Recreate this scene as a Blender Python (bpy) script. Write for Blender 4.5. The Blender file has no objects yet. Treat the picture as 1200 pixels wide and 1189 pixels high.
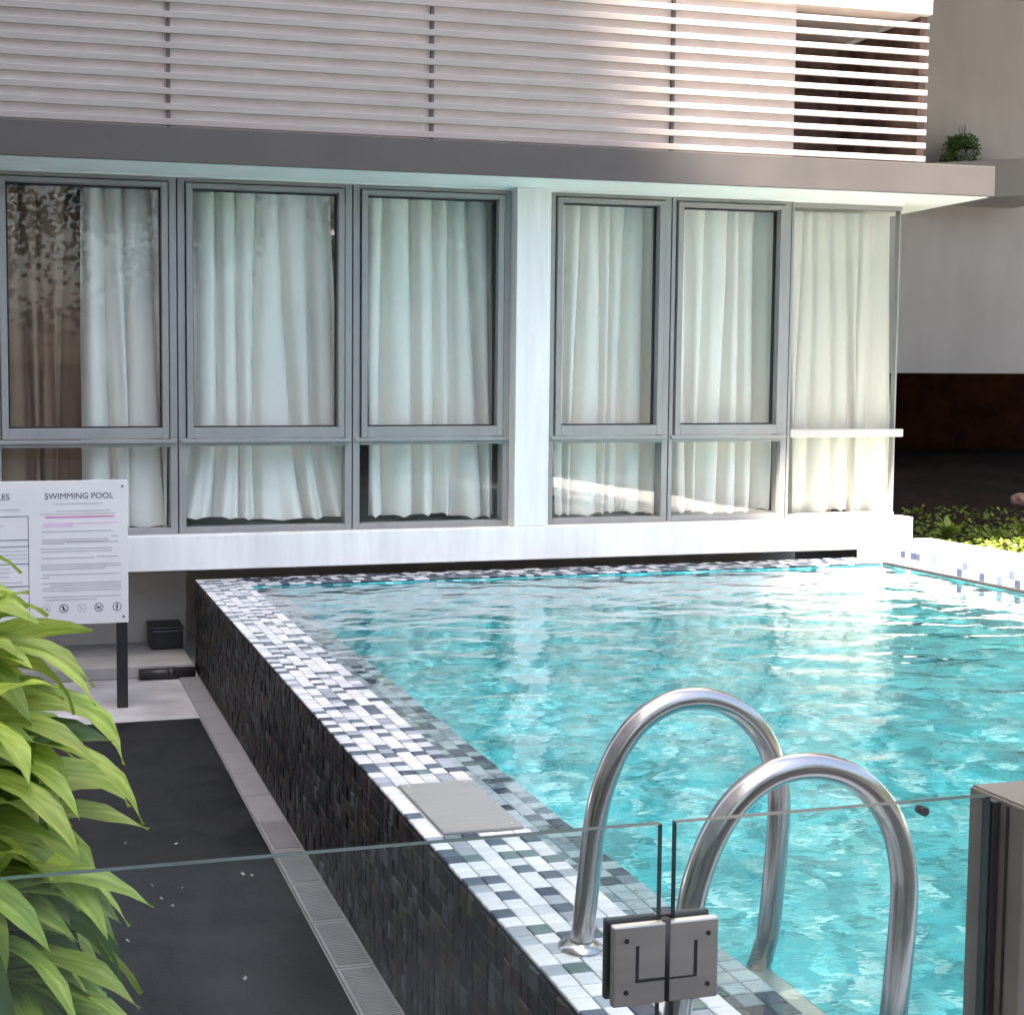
import bpy, bmesh, math, random
import numpy as np
from mathutils import Vector, Matrix, noise

SC = bpy.context.scene
COL = SC.collection
rnd = random.Random(7)

# ------------------------------------------------------------------ camera
CAM_Z = 1.78
cam_d = bpy.data.cameras.new('camera')
cam = bpy.data.objects.new('camera', cam_d)
COL.objects.link(cam)
right = Vector((0.972, -0.237, 0.0016)).normalized()
fwd = Vector((0.2366, 0.9693, -0.0672)).normalized()
up = right.cross(fwd).normalized()
right = fwd.cross(up).normalized()
m = Matrix((right, up, -fwd)).transposed().to_4x4()
m.translation = (0, 0, CAM_Z)
cam.matrix_world = m
cam_d.sensor_width = 36
cam_d.lens = 1529.2 / 1200 * 36
cam_d.shift_x = (600 - 400.84) / 1200
cam_d.shift_y = -(594.5 - 556.6) / 1200
cam_d.clip_start = 0.05
cam_d.clip_end = 500
SC.camera = cam

# ------------------------------------------------------------------ light
SUN = Vector((-0.5, -0.27, 1.0)).normalized()          # towards the sun
world = bpy.data.worlds.new('World')
SC.world = world
world.use_nodes = True
wn = world.node_tree
bg = wn.nodes['Background']
sky = wn.nodes.new('ShaderNodeTexSky')
sky.sky_type = 'NISHITA'
sky.sun_disc = False
sky.sun_elevation = math.asin(SUN.z)
sky.sun_rotation = math.atan2(SUN.x, SUN.y)
sky.air_density = 1.0
sky.dust_density = 6.0
sky.ozone_density = 0.5
wn.links.new(sky.outputs[0], bg.inputs[0])
bg.inputs[1].default_value = 0.05
sun_d = bpy.data.lights.new('sun', 'SUN')
sun_d.energy = 4.2
sun_d.angle = math.radians(2.0)
sun_d.color = (1.0, 0.9, 0.8)
sun = bpy.data.objects.new('sun', sun_d)
COL.objects.link(sun)
sun.rotation_euler = SUN.to_track_quat('Z', 'Y').to_euler()
sun.location = (0, 0, 40)

SC.view_settings.view_transform = 'Standard'
SC.view_settings.look = 'None'
SC.view_settings.gamma = 1.0
SC.view_settings.exposure = 3.78
SC.render.engine = 'CYCLES'
SC.cycles.use_denoising = True
try:
    SC.cycles.denoiser = 'OPENIMAGEDENOISE'
except Exception:
    pass
SC.cycles.max_bounces = 14
SC.cycles.transparent_max_bounces = 24
SC.cycles.transmission_bounces = 12
SC.cycles.diffuse_bounces = 6
SC.cycles.sample_clamp_indirect = 8.0

# ------------------------------------------------------------------ materials
MATS = {}

def mat(name, col, rough=0.6, vary=0.12, scale=6.0, bump=0.0, bscale=60.0, metal=0.0, col2=None, coat=0.0,
        island=0.0, spec=0.5, rvary=0.1, stretch=None, fine=None):
    """Principled with two-scale noise in colour, roughness and bump."""
    M = bpy.data.materials.new(name)
    M.use_nodes = True
    nt = M.node_tree
    N, L = nt.nodes, nt.links
    p = N['Principled BSDF']
    tc = N.new('ShaderNodeTexCoord')
    vec = tc.outputs['Object']
    if stretch:
        mp = N.new('ShaderNodeMapping')
        mp.inputs['Scale'].default_value = stretch
        L.new(vec, mp.inputs[0])
        vec = mp.outputs[0]
    n1 = N.new('ShaderNodeTexNoise')
    n1.inputs['Scale'].default_value = scale
    n1.inputs['Detail'].default_value = 6
    n1.inputs['Roughness'].default_value = 0.62
    L.new(vec, n1.inputs['Vector'])
    ramp = N.new('ShaderNodeValToRGB')
    a = [max(0, c * (1 - vary)) for c in col]
    b = list(col2) if col2 else [min(1, c * (1 + vary)) for c in col]
    ramp.color_ramp.elements[0].position = 0.33
    ramp.color_ramp.elements[0].color = (*a, 1)
    ramp.color_ramp.elements[1].position = 0.68
    ramp.color_ramp.elements[1].color = (*b, 1)
    L.new(n1.outputs['Fac'], ramp.inputs[0])
    out = ramp.outputs[0]
    if island:
        oi = N.new('ShaderNodeObjectInfo')
        ge = N.new('ShaderNodeNewGeometry')
        ad = N.new('ShaderNodeMath'); ad.operation = 'ADD'
        L.new(oi.outputs['Random'], ad.inputs[0]); L.new(ge.outputs['Random Per Island'], ad.inputs[1])
        fr = N.new('ShaderNodeMath'); fr.operation = 'FRACT'
        L.new(ad.outputs[0], fr.inputs[0])
        mr = N.new('ShaderNodeMapRange')
        mr.inputs['To Min'].default_value = 1 - island
        mr.inputs['To Max'].default_value = 1 + island
        L.new(fr.outputs[0], mr.inputs['Value'])
        hs = N.new('ShaderNodeHueSaturation')
        L.new(mr.outputs[0], hs.inputs['Value'])
        L.new(out, hs.inputs['Color'])
        out = hs.outputs[0]
    L.new(out, p.inputs['Base Color'])
    rr = N.new('ShaderNodeMapRange')
    rr.inputs['To Min'].default_value = max(0.02, rough - rvary)
    rr.inputs['To Max'].default_value = min(1, rough + rvary)
    L.new(n1.outputs['Fac'], rr.inputs['Value'])
    L.new(rr.outputs[0], p.inputs['Roughness'])
    p.inputs['Metallic'].default_value = metal
    p.inputs['Specular IOR Level'].default_value = spec
    if coat:
        p.inputs['Coat Weight'].default_value = coat
        p.inputs['Coat Roughness'].default_value = 0.08
    if bump:
        n2 = N.new('ShaderNodeTexNoise')
        n2.inputs['Scale'].default_value = bscale
        n2.inputs['Detail'].default_value = 5
        L.new(vec, n2.inputs['Vector'])
        bp = N.new('ShaderNodeBump')
        bp.inputs['Strength'].default_value = bump
        bp.inputs['Distance'].default_value = 0.004
        L.new(n2.outputs['Fac'], bp.inputs['Height'])
        L.new(bp.outputs[0], p.inputs['Normal'])
    MATS[name] = M
    return M


def glass_mat(name, tint, ior=1.5, wobble=0.0, film=0.0, boost=1.0):
    """Thin clear pane: Fresnel reflection over tinted transmission, plus a pale diffuse film for painted haze and smudges."""
    M = bpy.data.materials.new(name)
    M.use_nodes = True
    nt = M.node_tree
    N, L = nt.nodes, nt.links
    N.remove(N['Principled BSDF'])
    out = N['Material Output']
    tr = N.new('ShaderNodeBsdfTransparent'); tr.inputs[0].default_value = (*tint, 1)
    gl = N.new('ShaderNodeBsdfGlossy'); gl.inputs['Roughness'].default_value = 0.01
    fr = N.new('ShaderNodeFresnel')
    ge = N.new('ShaderNodeNewGeometry')          # both faces of the thin pane reflect like its outside
    im = N.new('ShaderNodeMapRange')
    im.inputs['To Min'].default_value = ior; im.inputs['To Max'].default_value = 1 / ior
    L.new(ge.outputs['Backfacing'], im.inputs['Value'])
    L.new(im.outputs[0], fr.inputs['IOR'])
    mx = N.new('ShaderNodeMixShader')
    mul = N.new('ShaderNodeMath'); mul.operation = 'MULTIPLY'; mul.use_clamp = True
    mul.inputs[1].default_value = boost
    L.new(fr.outputs[0], mul.inputs[0])
    L.new(mul.outputs[0], mx.inputs[0]); L.new(tr.outputs[0], mx.inputs[1]); L.new(gl.outputs[0], mx.inputs[2])
    last = mx
    tc = N.new('ShaderNodeTexCoord')
    if wobble:
        n = N.new('ShaderNodeTexNoise'); n.inputs['Scale'].default_value = 1.3; n.inputs['Detail'].default_value = 1
        L.new(tc.outputs['Object'], n.inputs['Vector'])
        bp = N.new('ShaderNodeBump'); bp.inputs['Strength'].default_value = wobble; bp.inputs['Distance'].default_value = 0.02
        L.new(n.outputs['Fac'], bp.inputs['Height'])
        L.new(bp.outputs[0], gl.inputs['Normal'])
    if film:  # paints reflected haze as pale diffuse colour, noise breaks it into smudges
        df = N.new('ShaderNodeBsdfDiffuse'); df.inputs[0].default_value = (0.75, 0.78, 0.78, 1)
        n = N.new('ShaderNodeTexNoise'); n.inputs['Scale'].default_value = 5; n.inputs['Detail'].default_value = 6
        L.new(tc.outputs['Object'], n.inputs['Vector'])
        mr = N.new('ShaderNodeMapRange')
        mr.inputs['From Min'].default_value = 0.3; mr.inputs['From Max'].default_value = 0.75
        mr.inputs['To Min'].default_value = film * 0.4; mr.inputs['To Max'].default_value = film * 1.6
        L.new(n.outputs['Fac'], mr.inputs['Value'])
        m2 = N.new('ShaderNodeMixShader')
        L.new(mr.outputs[0], m2.inputs[0]); L.new(mx.outputs[0], m2.inputs[1]); L.new(df.outputs[0], m2.inputs[2])
        last = m2
    L.new(last.outputs[0], out.inputs[0])
    MATS[name] = M
    return M


mat('white_paint', (0.80, 0.79, 0.77), 0.55, 0.16, 2.2, 0.2, 120, col2=(0.83, 0.83, 0.82), stretch=(3, 3, 0.4))
mat('soffit_white', (0.78, 0.80, 0.78), 0.6, 0.05, 3, 0.1, 120)
mat('taupe', (0.064, 0.056, 0.053), 0.6, 0.10, 2.5, 0.15, 150)
mat('slat_paint', (0.30, 0.257, 0.238), 0.5, 0.09, 4, 0.12, 120, stretch=(0.25, 1, 3))
mat('slat_wall', (0.66, 0.57, 0.53), 0.65, 0.10, 2.5, 0.2, 120)
mat('cream', (0.74, 0.66, 0.60), 0.6, 0.05, 2, 0.15, 120)
mat('dark_metal', (0.05, 0.045, 0.045), 0.45, 0.2, 10)
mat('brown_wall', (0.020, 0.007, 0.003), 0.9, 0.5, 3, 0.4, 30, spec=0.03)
mat('alu', (0.28, 0.28, 0.272), 0.4, 0.08, 5, 0.05, 200, metal=0.15, stretch=(1, 1, 0.3))
mat('alu_pale', (0.42, 0.41, 0.39), 0.45, 0.06, 5)
mat('gasket', (0.02, 0.02, 0.022), 0.6, 0.2, 10)
mat('concrete_floor', (0.36, 0.35, 0.36), 0.55, 0.2, 2.2, 0.3, 90, col2=(0.52, 0.51, 0.52))
mat('dark_paving', (0.06, 0.058, 0.058), 0.6, 0.25, 3, 0.3, 60)
mat('hedge_paint', (0.02, 0.035, 0.018), 0.8, 0.3, 6)
mat('beige_wall', (0.54, 0.49, 0.43), 0.75, 0.14, 2.5, 0.3, 80)
mat('step_stone', (0.34, 0.325, 0.31), 0.6, 0.15, 4, 0.3, 80)
mat('mat_rubber', (0.003, 0.003, 0.0036), 0.40, 0.5, 4.0, 0.5, 160, col2=(0.016, 0.016, 0.017), rvary=0.3, spec=0.2)
mat('grate', (0.23, 0.225, 0.24), 0.5, 0.12, 9, 0.15, 150)
mat('grey_wall', (0.27, 0.258, 0.24), 0.7, 0.12, 1.2, 0.2, 60, stretch=(1, 1, 0.35))
mat('post_brown', (0.10, 0.08, 0.075), 0.6, 0.2)
mat('recess_brown', (0.19, 0.125, 0.105), 0.8, 0.6, 5, 0.4, 30, spec=0.1)
mat('soil', (0.006, 0.0032, 0.0016), 0.95, 0.4, 7, 1.0, 40, col2=(0.018, 0.010, 0.005), spec=0.1)
mat('steel', (0.47, 0.45, 0.43), 0.22, 0.05, 7, 0.02, 200, metal=1.0, rvary=0.05)
mat('brushed_steel', (0.62, 0.59, 0.54), 0.42, 0.07, 5, 0.08, 220, metal=1.0, stretch=(1, 1, 10))
mat('bronze_post', (0.17, 0.155, 0.13), 0.6, 0.12, 6, 0.08, 150, metal=0.0, spec=0.3)
mat('black_paint', (0.018, 0.018, 0.02), 0.45, 0.2, 8)
mat('sign_white', (0.74, 0.72, 0.71), 0.35, 0.03, 3)
mat('ink_dark', (0.05, 0.05, 0.09), 0.6, 0.1)
mat('ink_grey', (0.50, 0.48, 0.49), 0.6, 0.1)
mat('ink_pink', (0.62, 0.20, 0.42), 0.6, 0.1)
mat('ink_pale_pink', (0.70, 0.52, 0.66), 0.6, 0.08)
mat('leaf', (0.26, 0.40, 0.035), 0.34, 0.3, 7, 0.35, 22, col2=(0.48, 0.58, 0.12), island=0.35, stretch=(1.2, 22, 1.2))
mat('leaf_dark', (0.09, 0.18, 0.03), 0.42, 0.35, 9, 0.15, 60, col2=(0.07, 0.14, 0.03), island=0.4)
mat('leaf_tree', (0.04, 0.085, 0.02), 0.5, 0.3, 5, col2=(0.08, 0.13, 0.035), island=0.4)
mat('leaf_bright', (0.11, 0.18, 0.018), 0.5, 0.3, 9, col2=(0.19, 0.26, 0.035), island=0.3)
mat('bark', (0.11, 0.08, 0.06), 0.9, 0.3, 8, 0.8, 30)
mat('stem', (0.16, 0.19, 0.07), 0.6, 0.3, 8)
mat('terracotta', (0.32, 0.15, 0.09), 0.75, 0.15, 6, 0.3, 60)
mat('grey_pot', (0.20, 0.21, 0.23), 0.6, 0.15, 9)
mat('pink_stone', (0.20, 0.12, 0.11), 0.8, 0.2, 14, 0.4, 40)
mat('wood', (0.20, 0.095, 0.05), 0.5, 0.25, 4, 0.15, 60, stretch=(6, 6, 0.6))
mat('room_wall', (0.32, 0.28, 0.24), 0.8, 0.08, 2)
mat('tower_wall', (0.52, 0.49, 0.46), 0.7, 0.08, 0.4)
mat('tower_glass', (0.05, 0.06, 0.07), 0.1, 0.1, 1)
mat('petal', (0.28, 0.27, 0.25), 0.6, 0.1)
mat('plate', (0.24, 0.255, 0.245), 0.45, 0.1, 5, 0.2, 90, stretch=(1, 8, 1))
mat('grout_light', (0.48, 0.48, 0.50), 0.8, 0.1, 20)
mat('grout_dark', (0.008, 0.008, 0.009), 0.8, 0.3, 20)
mat('dirt', (0.06, 0.05, 0.045), 0.9, 0.3, 12)
# coping mosaic
for n_, c_ in dict(tile_white=(0.63, 0.64, 0.66), tile_pearl=(0.55, 0.57, 0.60), tile_lilac=(0.30, 0.33, 0.37),
                   tile_slate=(0.075, 0.095, 0.13), tile_navy=(0.035, 0.045, 0.08), tile_green=(0.10, 0.15, 0.15)).items():
    mat(n_, c_, 0.22, 0.08, 30, 0.06, 90, island=0.12, coat=0.3)
# dark wall mosaic
for n_, c_ in dict(wall_black=(0.003, 0.003, 0.004), wall_brown=(0.032, 0.019, 0.015), wall_olive=(0.034, 0.038, 0.022),
                   wall_grey=(0.052, 0.057, 0.064), wall_plum=(0.010, 0.007, 0.011)).items():
    mat(n_, c_, 0.5, 0.3, 40, 0.4, 90, island=0.45, spec=0.3)
glass_mat('window_glass', (0.975, 0.99, 0.985), 1.5, 0.12, 0.008, 0.8)
glass_mat('fence_glass', (0.93, 0.98, 0.97), 1.45, 0.05, 0.017, 1.0)
mat('glass_edge', (0.04, 0.075, 0.075), 0.12, 0.2, 10, spec=0.8)


def curtain_mat(name, col, trans):
    M = mat(name, col, 0.85, 0.025, 60, 0.15, 400, spec=0.2, stretch=(4, 1, 0.4))
    nt = M.node_tree
    N, L = nt.nodes, nt.links
    p = N['Principled BSDF']
    src = p.inputs['Base Color'].links[0].from_socket
    t = N.new('ShaderNodeBsdfTranslucent')
    L.new(src, t.inputs[0])
    mx = N.new('ShaderNodeMixShader'); mx.inputs[0].default_value = trans
    L.new(p.outputs[0], mx.inputs[1]); L.new(t.outputs[0], mx.inputs[2])
    L.new(mx.outputs[0], N['Material Output'].inputs[0])
    return M


curtain_mat('curtain_white', (0.88, 0.86, 0.81), 0.08)
curtain_mat('curtain_cream', (0.90, 0.86, 0.79), 0.08)
curtain_mat('curtain_cream_darkened', (0.66, 0.62, 0.55), 0.12)  # cream darkened to hold back sun glare in the corner bay
curtain_mat('curtain_brown', (0.36, 0.24, 0.17), 0.25)
# leaves let light through
for n_ in ('leaf', 'leaf_dark', 'leaf_bright', 'leaf_tree'):
    M = MATS[n_]
    N, L = M.node_tree.nodes, M.node_tree.links
    p = N['Principled BSDF']
    t = N.new('ShaderNodeBsdfTranslucent')
    L.new(p.inputs['Base Color'].links[0].from_socket, t.inputs[0])
    mx = N.new('ShaderNodeMixShader'); mx.inputs[0].default_value = 0.4
    L.new(p.outputs[0], mx.inputs[1]); L.new(t.outputs[0], mx.inputs[2])
    L.new(mx.outputs[0], N['Material Output'].inputs[0])


def pool_mat():
    """Small turquoise glass mosaic on the pool's inside."""
    M = bpy.data.materials.new('pool_mosaic')
    M.use_nodes = True
    N, L = M.node_tree.nodes, M.node_tree.links
    p = N['Principled BSDF']
    tc = N.new('ShaderNodeTexCoord')
    vo = N.new('ShaderNodeTexVoronoi'); vo.feature = 'F1'; vo.distance = 'CHEBYCHEV'
    vo.inputs['Scale'].default_value = 18
    vo.inputs['Randomness'].default_value = 0.0
    mo = N.new('ShaderNodeMapping'); mo.inputs['Location'].default_value = (0.011, 0.017, 0.014)
    L.new(tc.outputs['Object'], mo.inputs[0]); L.new(mo.outputs[0], vo.inputs['Vector'])
    sep = N.new('ShaderNodeSeparateColor')
    L.new(vo.outputs['Color'], sep.inputs[0])
    ramp = N.new('ShaderNodeValToRGB')
    e = ramp.color_ramp.elements
    ramp.color_ramp.interpolation = 'CONSTANT'
    e[0].position = 0; e[0].color = (0.03, 0.36, 0.40, 1)
    e[1].position = 0.18; e[1].color = (0.06, 0.52, 0.56, 1)
    for pos, c in ((0.45, (0.12, 0.64, 0.67, 1)), (0.7, (0.22, 0.74, 0.76, 1)), (0.86, (0.50, 0.86, 0.86, 1))):
        k = e.new(pos); k.color = c
    L.new(sep.outputs[0], ramp.inputs[0])
    n = N.new('ShaderNodeTexNoise'); n.inputs['Scale'].default_value = 4.5; n.inputs['Detail'].default_value = 4
    L.new(tc.outputs['Object'], n.inputs['Vector'])
    mr = N.new('ShaderNodeMapRange'); mr.inputs['From Min'].default_value = 0.3; mr.inputs['From Max'].default_value = 0.7
    mr.inputs['To Min'].default_value = 0.72; mr.inputs['To Max'].default_value = 1.4
    L.new(n.outputs['Fac'], mr.inputs['Value'])
    hs = N.new('ShaderNodeHueSaturation')
    L.new(ramp.outputs[0], hs.inputs['Color']); L.new(mr.outputs[0], hs.inputs['Value'])
    jt = N.new('ShaderNodeMath'); jt.operation = 'GREATER_THAN'; jt.inputs[1].default_value = 0.462
    L.new(vo.outputs['Distance'], jt.inputs[0])
    mj = N.new('ShaderNodeMix'); mj.data_type = 'RGBA'
    mj.inputs['B'].default_value = (0.16, 0.58, 0.60, 1)
    L.new(jt.outputs[0], mj.inputs['Factor']); L.new(hs.outputs[0], mj.inputs['A'])
    L.new(mj.outputs['Result'], p.inputs['Base Color'])
    p.inputs['Roughness'].default_value = 0.3
    MATS['pool_mosaic'] = M


pool_mat()


def water_mat():
    M = bpy.data.materials.new('water')
    M.use_nodes = True
    N, L = M.node_tree.nodes, M.node_tree.links
    N.remove(N['Principled BSDF'])
    rf = N.new('ShaderNodeBsdfRefraction')
    rf.inputs['Color'].default_value = (0.90, 0.99, 1.0, 1)
    rf.inputs['IOR'].default_value = 1.33
    rf.inputs['Roughness'].default_value = 0.01
    gl = N.new('ShaderNodeBsdfGlossy'); gl.inputs['Roughness'].default_value = 0.015
    fr = N.new('ShaderNodeFresnel'); fr.inputs['IOR'].default_value = 1.33
    mul = N.new('ShaderNodeMath'); mul.operation = 'MULTIPLY'; mul.use_clamp = True; mul.inputs[1].default_value = 1.8
    mx = N.new('ShaderNodeMixShader')
    L.new(fr.outputs[0], mul.inputs[0]); L.new(mul.outputs[0], mx.inputs[0])
    L.new(rf.outputs[0], mx.inputs[1]); L.new(gl.outputs[0], mx.inputs[2])
    L.new(mx.outputs[0], N['Material Output'].inputs[0])
    tc = N.new('ShaderNodeTexCoord')
    mp = N.new('ShaderNodeMapping'); mp.inputs['Scale'].default_value = (1.0, 1.5, 1)
    L.new(tc.outputs['Object'], mp.inputs[0])
    n = N.new('ShaderNodeTexNoise'); n.inputs['Scale'].default_value = 16; n.inputs['Detail'].default_value = 2
    n.inputs['Roughness'].default_value = 0.5
    L.new(mp.outputs[0], n.inputs['Vector'])
    bp = N.new('ShaderNodeBump'); bp.inputs['Strength'].default_value = 0.35; bp.inputs['Distance'].default_value = 0.004
    L.new(n.outputs['Fac'], bp.inputs['Height'])
    for q in (rf, gl, fr): L.new(bp.outputs[0], q.inputs['Normal'])
    MATS['water'] = M


water_mat()


# ------------------------------------------------------------------ mesh helpers
class MB:
    def __init__(self):
        self.v, self.f, self.mi, self.sm = [], [], [], []

    def face(self, idx, mi=0, smooth=False):
        self.f.append(idx); self.mi.append(mi); self.sm.append(smooth)

    def box(self, x0, x1, y0, y1, z0, z1, mi=0):
        b = len(self.v)
        self.v += [(x0, y0, z0), (x1, y0, z0), (x1, y1, z0), (x0, y1, z0), (x0, y0, z1), (x1, y0, z1), (x1, y1, z1), (x0, y1, z1)]
        for q in ((0, 3, 2, 1), (4, 5, 6, 7), (0, 1, 5, 4), (1, 2, 6, 5), (2, 3, 7, 6), (3, 0, 4, 7)):
            self.face(tuple(b + i for i in q), mi)
        return self

    def quad(self, a, b, c, d, mi=0):
        i = len(self.v)
        self.v += [a, b, c, d]
        self.face((i, i + 1, i + 2, i + 3), mi)
        return self

    def tube(self, pts, r, n=16, mi=0, caps=True):
        pts = [Vector(p) for p in pts]
        rad = r if isinstance(r, (list, tuple)) else [r] * len(pts)
        base = len(self.v)
        prev = None
        for i, p in enumerate(pts):
            t = (pts[min(i + 1, len(pts) - 1)] - pts[max(i - 1, 0)]).normalized()
            if prev is None:
                a = Vector((0, 0, 1)) if abs(t.z) < 0.9 else Vector((1, 0, 0))
                u = t.cross(a).normalized()
            else:
                u = (prev - t * prev.dot(t)).normalized()
            prev = u
            w = t.cross(u)
            for k in range(n):
                a = 2 * math.pi * k / n
                q = p + (u * math.cos(a) + w * math.sin(a)) * rad[i]
                self.v.append(tuple(q))
        for i in range(len(pts) - 1):
            for k in range(n):
                a = base + i * n + k; b = base + i * n + (k + 1) % n
                self.face((a, b, b + n, a + n), mi, True)
        if caps:
            self.face(tuple(base + k for k in reversed(range(n))), mi)
            self.face(tuple(base + (len(pts) - 1) * n + k for k in range(n)), mi)
        return self

    def tile(self, c, u, w, nrm, s, th, ch=0.003, mi=0):
        """A mosaic tile with chamfered rim: c = centre on its bed, u and w in-plane, nrm outwards."""
        b = len(self.v)
        h = s / 2
        for hh, zz in ((h, 0.0), (h, th - ch * 0.7), (h - ch, th)):
            for su, sw in ((-1, -1), (1, -1), (1, 1), (-1, 1)):
                self.v.append(tuple(c + u * (su * hh) + w * (sw * hh) + nrm * zz))
        for r in (0, 4):
            for k in range(4):
                self.face((b + r + k, b + r + (k + 1) % 4, b + r + 4 + (k + 1) % 4, b + r + 4 + k), mi)
        self.face((b + 8, b + 9, b + 10, b + 11), mi)
        return self

    def mesh(self, name, mats, bev=0.0, seg=2):
        me = bpy.data.meshes.new(name)
        me.from_pydata(self.v, [], self.f)
        for m_ in (mats if isinstance(mats, (list, tuple)) else [mats]):
            me.materials.append(MATS[m_])
        me.polygons.foreach_set('material_index', self.mi)
        me.polygons.foreach_set('use_smooth', self.sm)
        if bev:
            bm = bmesh.new(); bm.from_mesh(me)
            bmesh.ops.bevel(bm, geom=list(bm.edges), offset=bev, segments=seg, profile=0.5, affect='EDGES', clamp_overlap=True)
            bm.to_mesh(me); bm.free()
        me.update()
        return me

    def build(self, name, mats, parent=None, bev=0.0, seg=2):
        o = bpy.data.objects.new(name, self.mesh(name, mats, bev, seg))
        COL.objects.link(o)
        if parent:
            o.parent = parent
            o.matrix_parent_inverse = Matrix.Translation(-wloc(parent))
        return o


def wloc(o):
    v = Vector((0, 0, 0))
    while o:
        v += o.location
        if o.parent:
            v += o.matrix_parent_inverse.translation
        o = o.parent
    return v


def tag(o, label=None, cat=None, group=None, kind=None):
    if label: o['label'] = label
    if cat: o['category'] = cat
    if group: o['group'] = group
    if kind: o['kind'] = kind
    return o


def empty(name, loc, label=None, cat=None, group=None, kind=None):
    o = bpy.data.objects.new(name, None)
    COL.objects.link(o)
    o.location = loc
    o.empty_display_size = 0.1
    return tag(o, label, cat, group, kind)


def linked(name, me, loc, parent, rot=None):
    o = bpy.data.objects.new(name, me)
    COL.objects.link(o)
    o.location = loc
    if rot is not None: o.rotation_euler = rot
    o.parent = parent
    o.matrix_parent_inverse = Matrix.Translation(-wloc(parent))
    return o


def project(p):
    d = Vector(p) - Vector((0, 0, CAM_Z))
    c = (d.dot(right), -d.dot(up), d.dot(fwd))
    if c[2] <= 0.05: return None
    return (400.84 + 1529.2 * c[0] / c[2], 556.6 + 1529.2 * c[1] / c[2], c[2])


# ------------------------------------------------------------------ ground
PX0, PX1 = 1.026, 6.35       # pool outer
PY0, PY1 = 1.62, 8.10
CW = 0.30                     # coping width
IX0, IX1 = PX0 + CW, 5.75     # pool inner
IY0, IY1 = PY0 + CW, 7.80
CZ = 0.58                     # coping top
WZ = 0.560                    # water level

g = MB()
B = 150
for (x0, x1, y0, y1) in ((-B, 1.05, -B, B), (6.0, B, -B, B), (1.05, 6.0, -B, 1.66), (1.05, 6.0, 8.06, B)):
    g.quad((x0, y0, 0), (x1, y0, 0), (x1, y1, 0), (x0, y1, 0))
tag(g.build('ground', 'concrete_floor'), kind='structure')

tr_ = MB().box(-5.9, 60, -60, 1.50, 0.0005, 0.004)  # unseen dark sheet added to keep bright ground out of glass reflections
tag(tr_.build('added_dark_paving', 'dark_paving'), kind='structure')

# ------------------------------------------------------------------ pool
pool = empty('swimming_pool', (PX0, PY0, 0), 'raised swimming pool with dark mosaic wall and white and slate mosaic rim', 'pool')
b = MB()
b.box(PX0 + 0.008, IX0 - 0.002, PY0, PY1 - 0.001, 0, CZ - 0.008)          # left wall core
b.build('rim_wall', 'grout_light', pool)
b = MB().box(IX0 - 0.001, IX1 + 0.001, IY1, PY1, 0, CZ - 0.010)
b.build('end_wall', 'grout_dark', pool)
b = MB().box(IX0 - 0.001, IX1 + 0.001, PY0, IY0, 0, CZ - 0.002)
b.build('near_wall', 'tile_pearl', pool, 0.004)
b = MB().box(IX1, PX1, PY0, PY1, 0, 0.70)
kerb = b.build('kerb', 'white_paint', pool, 0.008)
MB().box(IX1 - .0075, IX1 - .0005, IY0, IY1, 0.566, 0.584).build('waterline_joint', 'grout_dark', pool)
# backing skin of the dark outside
b = MB().quad((PX0 + 0.006, PY1, 0), (PX0 + 0.006, PY0, 0), (PX0 + 0.006, PY0, CZ - 0.012), (PX0 + 0.006, PY1, CZ - 0.012))
b.build('wall_grout', 'grout_dark', pool)
# basin
FZ = -0.75
b = MB()
b.quad((IX0 - .003, IY0 - .003, FZ), (IX1 + .003, IY0 - .003, FZ), (IX1 + .003, IY1 + .003, FZ), (IX0 - .003, IY1 + .003, FZ))
b.build('basin_floor', 'pool_mosaic', pool)
b = MB()
e = 0.003
zt = CZ - 0.014
b.quad((IX0 + e, IY0, FZ), (IX0 + e, IY1, FZ), (IX0 + e, IY1, zt), (IX0 + e, IY0, zt))
b.quad((IX1 - e, IY1, FZ), (IX1 - e, IY0, FZ), (IX1 - e, IY0, zt), (IX1 - e, IY1, zt))
b.quad((IX1, IY0 + e, FZ), (IX0, IY0 + e, FZ), (IX0, IY0 + e, zt), (IX1, IY0 + e, zt))
b.quad((IX0, IY1 - e, FZ), (IX1, IY1 - e, FZ), (IX1, IY1 - e, zt), (IX0, IY1 - e, zt))
b.build('basin_wall', 'pool_mosaic', pool)

# mosaic: rim top
TS, TP = 0.0475, 0.05
RIM = ['tile_white', 'tile_pearl', 'tile_lilac', 'tile_slate', 'tile_navy', 'tile_green']
WALL = ['wall_black', 'wall_brown', 'wall_olive', 'wall_grey', 'wall_plum']
X, Y, Z = Vector((1, 0, 0)), Vector((0, 1, 0)), Vector((0, 0, 1))
rim_mesh = [MB().tile(Vector((0, 0, 0)), X, Y, Z, TS, 0.0085).mesh('rim_tile', n_) for n_ in RIM]
wall_mesh = [MB().tile(Vector((0, 0, 0)), -Y, Z, -X, TS, 0.0085).mesh('wall_tile', n_) for n_ in WALL]


def pick(weights, r):
    t = r.random() * sum(weights)
    for i, w_ in enumerate(weights):
        t -= w_
        if t <= 0: return i
    return 0


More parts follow.
